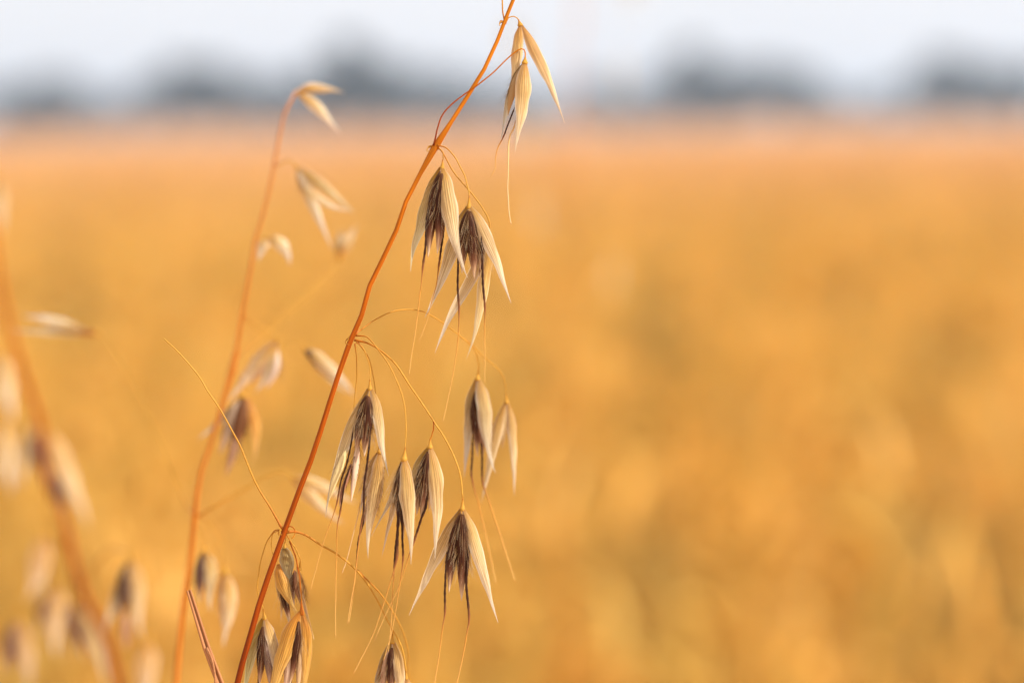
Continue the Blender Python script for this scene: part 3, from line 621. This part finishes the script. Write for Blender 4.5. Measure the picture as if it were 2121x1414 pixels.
S2((425.5, 1140), D2, (424, 1124), [([(427, 1142), (435, 1175), (435, 1220), (430, 1265)], 30, 20, {'tint': (.95, .92, .80)}), ([(422, 1142), (412, 1180), (405, 1232)], 22, 205, {'tint': (.7, .72, .8)})],
   [([(421, 1150), (414, 1195), (413, 1248)], 20, {'hairs': 50, 'pale': (.16, .09, .07), 'mix': .5})], cup=7)
o2.branch([(404, 1068), (430, 1078), (452, 1105), (464, 1145), (465, 1172)], D2, r=1.4)
S2((465.6, 1182), D2, (465, 1162), [([(466, 1184), (474, 1228), (472, 1280), (458, 1340)], 34, 10, {'tint': (1.07, 1.0, .86)}), ([(463, 1186), (460, 1240), (462, 1290), (470, 1320)], 22, 200, {'tint': TAN})], cup=8)
o2.branch([(402, 1062), (388, 1050), (360, 985), (330, 905), (290, 820), (250, 750), (215, 698)], (D2, .615), r=1.7)
S2((200, 690), .615, (214, 696), [([(202, 690), (150, 686), (90, 686), (20, 686)], 20, 170, {'tint': (.85, .85, .78)}), ([(170, 684), (130, 672), (90, 660), (45, 655)], 24, 0, {'tint': WHITE}),
   ([(203, 690), (182, 690), (152, 689)], 15, 0, {'tint': (.8, .45, .2)})], cup=6)

# ------------------------------------------------------------------ third oat, strongly blurred at the left edge
D3 = .735
p3 = [(-60, 120), (-46, 250), (-28, 380), (-14, 480), (0, 564), (16, 653), (42, 747), (68, 831), (86, 873), (96, 992), (128, 1056), (148, 1140), (173, 1233), (205, 1290), (225, 1340), (245, 1414)]
o3 = Oat('wild_oat', 'strongly blurred wild oat leaning in at the left edge with thick orange stem', p3, D3, (-0.30, 0.82), 5.5 * PX, 12.5 * PX, nodes=[(86, 873), (173, 1233)])
S3 = o3.spikelet
def hang(frm, apex, r=2.0, d1=None):
    mx_, my = (frm[0] * .45 + apex[0] * .55), min(frm[1], apex[1]) - 18
    o3.branch([frm, (frm[0] * .8 + mx_ * .2, frm[1] * .6 + my * .4), (mx_, my), (apex[0], apex[1] - 12)], (D3, d1 or D3), r=r)
hang((86, 873), (62, 868)); hang((86, 873), (92, 892)); hang((42, 747), (0, 730)); hang((68, 831), (4, 872)); hang((-28, 380), (-6, 372))
hang((96, 992), (90, 1110)); hang((148, 1140), (120, 1212)); hang((148, 1140), (150, 1245)); hang((173, 1233), (270, 1155), 2.6, .65); hang((205, 1290), (308, 1328), 2.4, .70); hang((148, 1140), (40, 1285))
S3((64, 868), D3, None, [([(62, 870), (50, 940), (42, 1015)], 30, -15, {'tint': GREY}), ([(66, 872), (72, 930), (86, 1000)], 26, 10, {'tint': WARM})], [([(70, 895), (80, 945), (90, 990)], 30, {'hairs': 60, 'pale': (.2, .11, .07), 'mix': .6})], cup=8)
S3((92, 890), D3, None, [([(94, 893), (120, 940), (150, 1010), (190, 1090)], 42, 10, {'tint': (1.05, .96, .82)}), ([(98, 900), (112, 960), (132, 1030)], 24, 200, {'tint': TAN})], [([(106, 985), (120, 1020), (136, 1060)], 26, {'hairs': 50, 'pale': (.2, .11, .08), 'mix': .6})], cup=8)
S3((0, 730), D3, None, [([(0, 735), (10, 790), (30, 875)], 38, 0, {'tint': PALE}), ([(-2, 735), (-14, 800), (-18, 870)], 26, 0, {'tint': WARM})], cup=7)
S3((2, 872), D3, None, [([(3, 875), (12, 940), (26, 1025)], 36, 0, {'tint': PALE}), ([(0, 875), (-10, 940), (-14, 1010)], 26, 0, {'tint': WARM})], cup=7)
S3((-6, 372), D3, None, [([(-6, 375), (0, 425), (6, 482)], 24, 0, {'tint': PALE}), ([(-8, 375), (-18, 430), (-22, 480)], 20, 0, {'tint': WARM})], cup=6)
S3((90, 1110), D3, None, [([(89, 1115), (80, 1175), (60, 1245)], 42, 0, {'tint': (1.06, .95, .85)}), ([(92, 1115), (92, 1180), (84, 1230)], 24, 200, {'tint': WARM})], cup=9)
S3((119, 1212), D3, None, [([(119, 1218), (114, 1285), (110, 1360)], 44, 0, {'tint': (1.06, .97, .88)}), ([(112, 1220), (92, 1270), (72, 1320)], 20, 205, {'tint': GREY})], [([(104, 1230), (90, 1262), (84, 1300)], 24, {'hairs': 50, 'pale': (.25, .14, .1), 'mix': .7})], cup=9)
S3((150, 1243), D3, None, [([(153, 1250), (182, 1290), (206, 1350), (224, 1425)], 34, 10, {'tint': (.95, .9, .75)}), ([(148, 1250), (140, 1310), (144, 1370)], 20, -30, {'tint': TAN})], [([(150, 1250), (163, 1310), (178, 1365)], 28, {'hairs': 20, 'pale': (.2, .1, .08), 'mix': .5})], cup=7)
S3((270, 1155), .65, None, [([(272, 1160), (284, 1220), (288, 1325)], 34, 20, {'tint': (1.0, .92, .78)}), ([(267, 1162), (245, 1230), (212, 1310)], 30, 205, {'tint': (.85, .85, .78)})],
   [([(266, 1172), (258, 1225), (254, 1285)], 28, {'hairs': 60, 'pale': (.13, .075, .055), 'mix': .5}), ([(262, 1270), (260, 1310), (262, 1345)], 20, {'hairs': 20, 'pale': (.45, .25, .15)})], cup=9)
S3((308, 1330), .70, None, [([(308, 1334), (303, 1400), (300, 1465)], 42, 0, {'tint': (1.08, .98, .88)})], cup=9)
S3((36, 1282), D3, None, [([(40, 1288), (54, 1350), (64, 1430)], 38, 20, {'tint': (1.0, .88, .76)}), ([(32, 1290), (10, 1340), (0, 1400)], 26, 205, {'tint': (.95, .75, .6)})], [([(30, 1292), (27, 1340), (30, 1390)], 28, {'hairs': 50, 'pale': (.22, .12, .09), 'mix': .7})], cup=7)

# ------------------------------------------------------------------ dry folded grass blade, bottom left of the sharp stem
def folded_blade():
    P3 = ats([(391, 1222), (399, 1250), (409, 1285), (420, 1318), (433, 1355), (447, 1396), (462, 1440), (486, 1520)], .499)
    P3 = np.vstack([P3, [-0.05, 0.49, 0.7], [-0.07, 0.47, 0.0]])
    P = spline(P3, 120); T = tangents(P); view = norm(CAM - P[5])
    S = norm(np.cross(view, T)); S = np.where((S @ rt)[:, None] < 0, -S, S); N = norm(np.cross(T, S)); N = np.where((N @ view)[:, None] < 0, -N, N)
    prof = np.array([(-1, 0), (-.86, .25), (-.6, .38), (-.3, .25), (0, -.35), (.15, -.3), (.4, .3), (.7, .42), (.9, .25), (1, 0), (.6, -.2), (0, -.6), (-.6, -.2)])
    wv = 10 * PX * np.interp(np.linspace(0, 1, 120), [0, .004, .03, .3, 1], [.55, .8, .92, 1.0, 1.2])
    G = P[:, None] + wv[:, None, None] * (prof[None, :, :1] * S[:, None] + prof[None, :, 1:] * N[:, None])
    UV = np.stack(np.broadcast_arrays(np.linspace(0, 1, 13)[None], np.linspace(0, 1, 120)[:, None]), 2)
    mb = MB(); mb.grid(G, UV, wrap=True)
    cap = np.stack([G[0], np.broadcast_to(G[0].mean(0), G[0].shape)]); mb.grid(cap, UV[:2], wrap=True)
    g = np.array([-0.07, 0.47, 0.0])
    m = mat_uvramp('dry_blade', [(0, (.40, .18, .075)), (1, (.42, .19, .08))], .5, .05, .4, (8, 40))
    o = mb.build('dry_grass_blade', m, None, g); o.location = g
    # a split strand that leaves the blade
    mb = MB(); mb.tube(spline(np.vstack([ats([(428, 1340), (438, 1362), (444, 1390), (447, 1420)], .4985), ats([(452, 1500)], .499)]), 20), 2.6 * PX, 6)
    mb.build('split_strand', m, o, g)
    tag(o, 'broken dry grass blade folded lengthwise, standing left of the sharp orange stem', 'grass blade')
folded_blade()

# dried sheath scraps curling off the joints of the sharp stem
for (x, y, s_) in ((898, 303, 1), (731, 700, 1), (589, 1099, 1), (1046, 46, .7)):
    for k in range(3):
        a = rng.uniform(-1, 1); sg = rng.choice([-1, 1]); ln = rng.uniform(7, 16) * s_
        mb = MB(); mb.tube(spline(ats([(x + sg * 2, y), (x + sg * (5 + ln * .4), y - 4 * a), (x + sg * (5 + ln * .7), y + ln * .7), (x + sg * (2 + ln * .4), y + ln)], np.linspace(.5, .5 - .001 * rng.uniform(0, 1), 4)), 14), np.linspace(1.5, .3, 14) * PX, 5)
        mb.build('sheath_scrap', M_PEDI if k else M_STEM, oat.root, oat.base)

# ------------------------------------------------------------------ loose oats further out in the crop
def loose_oat(label, x, y, ztop, seed, lean=0.06, thick=1.6e-3, n=9, group=None, tint=(1, 1, 1)):
    r_ = np.random.default_rng(seed)
    g = np.array([x, y, 0.0]); root = tag(empty('wild_oat', g), label, 'wild oat', group)
    P = spline([g + [0, 0, -.01], g + [lean * .1, 0, ztop * .4], g + [lean * .45, .01, ztop * .78], g + [lean, 0, ztop]], 60)
    mb = MB(); mb.tube(P, np.linspace(thick, thick * .45, 60), 8); st = mb.build('stem', M_STEMB, root, g); st.color = (*tint, 1)
    for k in range(n):
        t = 0.80 + 0.2 * (k + .5) / n; q = P[int(t * 59)]
        a = r_.uniform(0, 2 * math.pi); ln = r_.uniform(.02, .06)
        o_ = np.array([math.cos(a), math.sin(a), 0]); A = q + o_ * ln + np.array([0, 0, -r_.uniform(0, .03)])
        B = MB(); B.tube(spline([q, q + o_ * ln * .5 + [0, 0, .015], A + [0, 0, .012], A], 20), 1.4e-4, 6); B.build('branch', M_PEDI, root, g)
        sp = MB(); sp.tube(spline([A + [0, 0, .002], A, A - [0, 0, .001]], 6), [1.5e-4, 3e-4, 4e-4, 4e-4, 3e-4, 2e-4], 8)
        s_ = sp.build('spikelet', M_PEDI, root, A); s_.location = A - g
        side = np.array([math.cos(a + 1), math.sin(a + 1) * .4, 0])
        for sg in (-1, 1):
            pts = [A, A + side * sg * .0035 - [0, 0, .009], A + side * sg * .006 - [0, 0, .024]]
            glume_mesh(np.array(pts), .0032, 30 * sg, rows=20, cols=11).build('glume', [M_GLUME], s_, A, tint)
        fm = MB(); fp = spline([A - [0, 0, .001], A - [0, 0, .008], A - [0, 0, .017]], 14); fm.tube(fp, .0013 * smoothi(np.linspace(0, 1, 14), FK, FV), 8); fm.build('floret', M_FLORET, s_, A)
        awn_mesh(np.array([A - [0, 0, .009], A - [0, 0, .016] + side * .001, A - [0, 0, .028] + side * .008]), 1, 1.6e-4, 9e-5).build('awn', M_AWN, s_, A)
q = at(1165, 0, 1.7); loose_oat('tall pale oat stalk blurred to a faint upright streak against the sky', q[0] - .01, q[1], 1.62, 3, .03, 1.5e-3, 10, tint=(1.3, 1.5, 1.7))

# ------------------------------------------------------------------ ground
def mat_ground():
    m, n, l = newmat('stubble_field')
    tc = n.nodes.new('ShaderNodeTexCoord')
    mp = nd(n, 'ShaderNodeMapping'); mp.inputs['Scale'].default_value = (.02, .05, 1); l.new(tc.outputs['Object'], mp.inputs[0])
    n1 = nd(n, 'ShaderNodeTexNoise', Scale=1.0, Detail=5.0); l.new(mp.outputs[0], n1.inputs['Vector'])
    n2 = nd(n, 'ShaderNodeTexNoise', Scale=6.0, Detail=6.0); l.new(tc.outputs['Object'], n2.inputs['Vector'])
    r1 = ramp(n, [(.35, (.54, .28, .12)), (.65, (.62, .35, .18))]); l.new(n1.outputs[0], r1.inputs[0])
    c = mixc(n, r1.outputs[0], (.40, .20, .07), mth(n, 'MULTIPLY', n2.outputs[0], .3))
    finish(n, c, .9, spec=.1, bump=n2.outputs[0], bstr=.5, bdist=.02); return m
mb = MB()
gx = np.array([-3000, -1000, -300, -60, -12, -3, 0, 3, 12, 60, 300, 1000, 3000.]); gy = np.array([-60, -5, 0, 1, 3, 8, 20, 40, 80, 160, 320, 800, 3000.])
GX, GY = np.meshgrid(gx, gy); GZ = np.zeros_like(GX)
mb.grid(np.stack([GX, GY, GZ], 2)[:, :], np.stack([GX, GY], 2)); go = mb.build('ground', mat_ground()); go['kind'] = 'structure'
if go.data.polygons[0].normal.z < 0: go.data.flip_normals()

# ------------------------------------------------------------------ ripe crop as one mass
def mat_crop():
    m, n, l = newmat('ripe_crop')
    tc = n.nodes.new('ShaderNodeTexCoord'); uv = n.nodes.new('ShaderNodeUVMap'); sp = n.nodes.new('ShaderNodeSeparateXYZ'); l.new(uv.outputs[0], sp.inputs[0])
    mp = nd(n, 'ShaderNodeMapping'); mp.inputs['Scale'].default_value = (3.4, .8, .0); l.new(tc.outputs['Object'], mp.inputs[0])
    n1 = nd(n, 'ShaderNodeTexNoise', Scale=1.0, Detail=3.0, Roughness=.6); l.new(mp.outputs[0], n1.inputs['Vector'])
    r1 = ramp(n, [(.36, (.39, .255, .072)), (.445, (.69, .482, .118)), (.54, (.80, .492, .098)), (.63, (.87, .63, .20))]); l.new(n1.outputs[0], r1.inputs[0])
    # haze painted into the crop colour: paler and pinker with distance
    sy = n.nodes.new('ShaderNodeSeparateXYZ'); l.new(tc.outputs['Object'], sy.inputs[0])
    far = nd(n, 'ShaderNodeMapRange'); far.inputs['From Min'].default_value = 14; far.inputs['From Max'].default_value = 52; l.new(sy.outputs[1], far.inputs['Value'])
    # u = a random number per stalk, v = 0 stem, .5 leaf, 1 ear
    r2 = ramp(n, [(0, (.72, .68, .55)), (.5, (1, .92, .8)), (1, (1.12, 1.15, 1.25))]); l.new(sp.outputs[0], r2.inputs[0])
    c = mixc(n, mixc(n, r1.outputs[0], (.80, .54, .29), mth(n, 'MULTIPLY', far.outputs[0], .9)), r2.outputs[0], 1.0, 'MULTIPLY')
    r3 = ramp(n, [(0, (.9, .88, .82)), (.5, (.97, .95, .9)), (1, (1.1, 1.1, 1.1))]); l.new(sp.outputs[1], r3.inputs[0])
    c = mixc(n, c, r3.outputs[0], 1.0, 'MULTIPLY')
    finish(n, c, .6, .42, spec=.2); return m

def stalk_template(seed, detail):
    r_ = np.random.default_rng(seed); V, F, K = [], [], []
    nv = 0
    def put(G, kind, wrap):
        nonlocal nv
        n, m = G.shape[:2]
        i, j = np.meshgrid(np.arange(n - 1), np.arange(m if wrap else m - 1), indexing='ij'); i, j = i.ravel(), j.ravel(); j2 = (j + 1) % m
        F.append(np.stack([i * m + j, i * m + j2, (i + 1) * m + j2, (i + 1) * m + j], 1) + nv)
        V.append(G.reshape(-1, 3)); K.append(np.full(n * m, kind)); nv += n * m
    def tube(P, r, s):
        T = tangents(P); A = norm(np.cross(T, [0.2, -.9, .1])); B = np.cross(A, T); a = np.linspace(0, 2 * math.pi, s, endpoint=False)
        return P[:, None] + np.asarray(r)[:, None, None] * (A[:, None] * np.cos(a)[None, :, None] + B[:, None] * np.sin(a)[None, :, None])
    bend = r_.uniform(.01, .05)
    stem = spline([[0, 0, 0], [bend * .1, 0, .35], [bend * .6, 0, .56], [bend, 0, .62]], 4)
    put(tube(stem, [.0016, .0015, .0013, .0011], 3), 0., True)
    droop = r_.uniform(.3, 1.6)
    e = [stem[-1] + np.array([math.sin(droop * t) * .085 * t, 0, .085 * t * math.cos(droop * t)]) for t in (0, .15, .4, .65, .85, 1.)]
    put(tube(np.array(e), [.0015, .0055, .0065, .006, .004, .0008], 5), 1., True)
    for k in range(5 if detail else 3):      # awns
        t = r_.uniform(.2, .9); p = e[0] * (1 - t) + e[-1] * t; a = r_.uniform(0, 6.28)
        q_ = p + np.array([math.cos(a) * .02 + droop * .02, math.sin(a) * .02, .05 * math.cos(droop)]); s_ = np.array([math.sin(a), -math.cos(a), 0]) * .0006
        put(np.array([[p - s_, p + s_], [q_ - s_ * .2, q_ + s_ * .2]]), 1., False)
    for k in range(3 if detail else 2):      # dry leaves
        h = r_.uniform(.12, .45); a = r_.uniform(0, 6.28); d_ = np.array([math.cos(a), math.sin(a), 0]); s_ = np.array([-math.sin(a), math.cos(a), 0])
        L_ = r_.uniform(.10, .2); c_ = np.array([[0, 0, h], *(np.array([0, 0, h]) + d_ * L_ * u + np.array([0, 0, .5 * L_ * u - .9 * L_ * u * u]) for u in (.35, .7, 1.))])
        put(np.stack([c_ - s_ * np.array([.003, .0055, .004, .0005])[:, None], c_ + s_ * np.array([.003, .0055, .004, .0005])[:, None]], 1), .5, False)
    return np.concatenate(V), np.concatenate(F), np.concatenate(K)

CROP0, CROP1 = 1.25, 80.0
def crop():
    pos = []
    for y0, y1, dens in ((CROP0, 4.5, 260), (4.5, 9, 230), (9, 17, 130), (17, 34, 60), (34, CROP1, 16)):
        hw1 = .225 * y1 + .9; nn = int((y1 - y0) * 2 * hw1 * dens)
        X = rng.uniform(-hw1, hw1, nn); Y = rng.uniform(y0, y1, nn); k = np.abs(X) < .225 * Y + .9
        pos.append(np.stack([X[k], Y[k]], 1))
    pos = np.concatenate(pos); N = len(pos)
    mb = MB()
    order = rng.permutation(N)
    near = pos[:, 1] < 9
    for detail in (1, 0):
        idx = np.where(near if detail else ~near)[0]; rng.shuffle(idx)
        for s_, ch in enumerate(np.array_split(idx, 6)):
            V, F, K = stalk_template(100 + s_ + 10 * detail, detail)
            k = len(ch); a = rng.uniform(0, 6.28, k); xy = pos[ch]
            hgt = .96 + .10 * rng.normal(0, 1, k).clip(-2, 2) * .7 + .06 * np.sin(xy[:, 0] * 2.3 + 1) * np.sin(xy[:, 1] * 1.1) + .04 * np.sin(xy[:, 0] * 5.1 + xy[:, 1] * 2)
            wd = 1.0 * np.ones(k) if detail else np.interp(xy[:, 1], [9, 17, 34, 80], [1.2, 1.5, 2.0, 4.0])
            tall = rng.uniform(0, 1, k) < np.interp(xy[:, 1], [1.5, 6, 12], [.16, .10, .05]); hgt = hgt + tall * rng.uniform(.08, .4, k)
            hgt = hgt + .10 * np.sin(xy[:, 0] * 9.7 + 3 * np.sin(xy[:, 1] * 1.3)) * np.sin(xy[:, 0] * 4.3 + 2) * np.interp(xy[:, 1], [2, 10], [1, .3])
            lx, ly = rng.normal(0, .07, k), rng.normal(0, .07, k)
            c_, s1 = np.cos(a)[:, None], np.sin(a)[:, None]
            x = (V[None, :, 0] * c_ - V[None, :, 1] * s1) * wd[:, None] + xy[:, :1] + lx[:, None] * V[None, :, 2]
            y = (V[None, :, 0] * s1 + V[None, :, 1] * c_) * wd[:, None] + xy[:, 1:] + ly[:, None] * V[None, :, 2]
            z = V[None, :, 2] * hgt[:, None]
            P = np.stack([x, y, z], 2).reshape(-1, 3)
            f = (F[None] + (np.arange(k) * len(V))[:, None, None]).reshape(-1, 4)
            uv = np.stack([np.repeat(rng.uniform(0, 1, k), len(V)), np.tile(K, k)], 1)
            mb.add(P, f, uv)
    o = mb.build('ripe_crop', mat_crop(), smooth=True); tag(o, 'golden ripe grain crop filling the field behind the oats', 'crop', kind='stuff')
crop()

# ------------------------------------------------------------------ trees at the far side of the field
def mat_leaf(name, a, b):
    m, n, l = newmat(name); uv = n.nodes.new('ShaderNodeUVMap'); sp = n.nodes.new('ShaderNodeSeparateXYZ'); l.new(uv.outputs[0], sp.inputs[0])
    r1 = ramp(n, [(0, a), (1, b)]); l.new(sp.outputs[0], r1.inputs[0]); finish(n, r1.outputs[0], .6, .25, spec=.3); return m
M_LEAF = mat_leaf('tree_leaf', (.010, .026, .034), (.026, .050, .060))
M_BARK = mat_uvramp('tree_bark', [(0, (.10, .08, .065)), (1, (.12, .10, .08))], .8, 0, .3, (5, 12))
def far_tree(label, px, top, hw, dist, base_y=None, seed=1, name='tree', cat='tree', lowcrown=.18, dens=1.0, group=None):
    r_ = np.random.default_rng(seed)
    c = at(px, 240, dist); k = dist * SENSOR / LENS / PW
    g = np.array([c[0], c[1], 0.0])
    H = at(px, top, dist)[2]; W = hw * k * 1.45
    root = tag(empty(name, g), label, cat, group)
    tm = MB(); trunk = spline([g + [0, 0, -.1], g + [r_.normal(0, .1), 0, H * .3], g + [r_.normal(0, .2), 0, H * .6], g + [r_.normal(0, .3), 0, H * .88]], 16)
    tm.tube(trunk, np.linspace(H * .03, H * .006, 16), 10)
    tips = []
    for i in range(9 if name == 'tree' else 7):
        t = r_.uniform(.15, .85); q0 = trunk[int(t * 15)]; a = i * 2.4 + r_.uniform(0, .6); ln = W * r_.uniform(.5, .95) * (1.1 - .5 * t)
        e = q0 + np.array([math.cos(a) * ln, math.sin(a) * ln, H * r_.uniform(.04, .16)])
        tm.tube(spline([q0, (q0 + e) / 2 + [0, 0, H * .02], e], 8), np.linspace(H * .012, H * .003, 8), 6); tips.append(e)
    tm.build('trunk', M_BARK, root, g)
    # leaf clumps spread through an uneven crown
    cl = []
    ncl = int((34 if name == 'tree' else 20))
    for i in range(ncl):
        if i < len(tips): q0 = tips[i] + r_.normal(0, W * .08, 3)
        else:
            zz = lowcrown + (1 - lowcrown) * r_.beta(1.6, 1.5); prof = math.sin(math.pi * min(max((zz - lowcrown) / (1 - lowcrown), .03), .97)) ** .6 * (1.12 - .45 * zz)
            a = r_.uniform(0, 6.28); rr = W * prof * math.sqrt(r_.uniform(.1, 1)); q0 = g + np.array([math.cos(a) * rr, math.sin(a) * rr, H * min(zz, .95)])
        cl.append((q0, W * r_.uniform(.18, .36)))
    n_l = int(110 * dens); Ctr = np.repeat(np.array([x[0] for x in cl]), n_l, 0); Rr = np.repeat(np.array([x[1] for x in cl]), n_l)
    nn = len(Ctr); d_ = norm(r_.normal(0, 1, (nn, 3))) * (r_.uniform(0, 1, nn) ** .45)[:, None]; d_[:, 2] *= .75
    P = Ctr + d_ * Rr[:, None]; P[:, 2] = np.clip(P[:, 2], .15, H)
    A = norm(r_.normal(0, 1, (nn, 3))); B = norm(np.cross(A, r_.normal(0, 1, (nn, 3)))); s_ = (H * .036 * r_.uniform(.6, 1.5, nn))[:, None]
    V = np.stack([P - A * s_, P - B * s_ * .6, P + A * s_, P + B * s_ * .6], 1).reshape(-1, 3)
    cm = MB(); cm.add(V, np.arange(nn * 4).reshape(-1, 4), np.stack([np.repeat(r_.uniform(0, 1, nn), 4), np.zeros(nn * 4)], 1))
    cm.build('crown', M_LEAF, root, g, smooth=False)

TREES = [
 ('dark hazy tree alone near the left edge of the treeline', 112, 160, 60, 250),
 ('broad dark blurred tree second along from the left of the treeline', 410, 122, 70, 260),
 ('low spreading tree on the left flank of the broad dark blurred tree', 335, 165, 62, 265),
 ('low dark tree on the right flank of the broad dark blurred tree', 478, 158, 60, 262),
 ('tallest dark tree of the line, behind the tip of the second oat', 722, 84, 66, 240),
 ('rounded tree at the left foot of the tallest dark tree', 655, 140, 60, 250),
 ('rounded tree at the right foot of the tallest dark tree', 790, 145, 62, 252),
 ('small bluish tree right of the drooping top spikelet', 1236, 168, 44, 300),
 ('tall dark tree with a steep left side in the right half of the treeline', 1432, 98, 52, 250),
 ('middle sized tree leaning out right of the steep sided tall tree', 1505, 140, 56, 255),
 ('dark dense low tree next in line after the middle sized one', 1640, 145, 58, 250),
 ('tall thin crowned tree standing towards the right edge', 1955, 114, 66, 265),
 ('half seen dark tree at the right edge of the photo', 2112, 120, 60, 255),
]
for i, (lb, px, top, hw, dist) in enumerate(TREES):
    far_tree(lb, px, top, hw, dist, seed=40 + i)
SHRUBS = [(20, 180, 66), (60, 190, 50), (190, 210, 50), (250, 222, 44), (545, 165, 66), (590, 168, 60), (860, 155, 60), (925, 168, 66), (985, 175, 60), (1060, 196, 56), (1130, 210, 44), (1300, 212, 44), (1375, 182, 50), (1572, 150, 60), (1710, 190, 50), (1775, 215, 44), (1860, 195, 50), (2035, 150, 60)]
for i, (px, top, hw) in enumerate(SHRUBS):
    far_tree('low grey green bush blurred along the foot of the treeline', px, top - 16, hw * 1.2, 270 + (i * 37) % 40, seed=80 + i, name='bush', cat='bush', lowcrown=.05, group='bushes between the distant trees')

# ------------------------------------------------------------------ thin summer haze
def haze():
    x0, x1, y0, y1, z0, z1 = -3050, 3050, -70, 3050, -1.0, 18.0
    v = [(x, y, z) for x in (x0, x1) for y in (y0, y1) for z in (z0, z1)]
    f = [(0, 1, 3, 2), (4, 6, 7, 5), (0, 4, 5, 1), (2, 3, 7, 6), (0, 2, 6, 4), (1, 5, 7, 3)]
    me = bpy.data.meshes.new('haze'); me.from_pydata(v, [], f); me.update()
    o = bpy.data.objects.new('haze', me); C.objects.link(o); o['kind'] = 'stuff'; o['label'] = 'thin pale haze over the far field'
    m = bpy.data.materials.new('haze_air'); m.use_nodes = True; n = m.node_tree; n.nodes.clear()
    p = nd(n, 'ShaderNodeVolumePrincipled'); p.inputs['Density'].default_value = HAZE; p.inputs['Color'].default_value = (.58, .78, 1.0, 1); p.inputs['Anisotropy'].default_value = .3
    om = n.nodes.new('ShaderNodeOutputMaterial'); n.links.new(p.outputs[0], om.inputs['Volume']); me.materials.append(m)
HAZE = 0.001
haze()
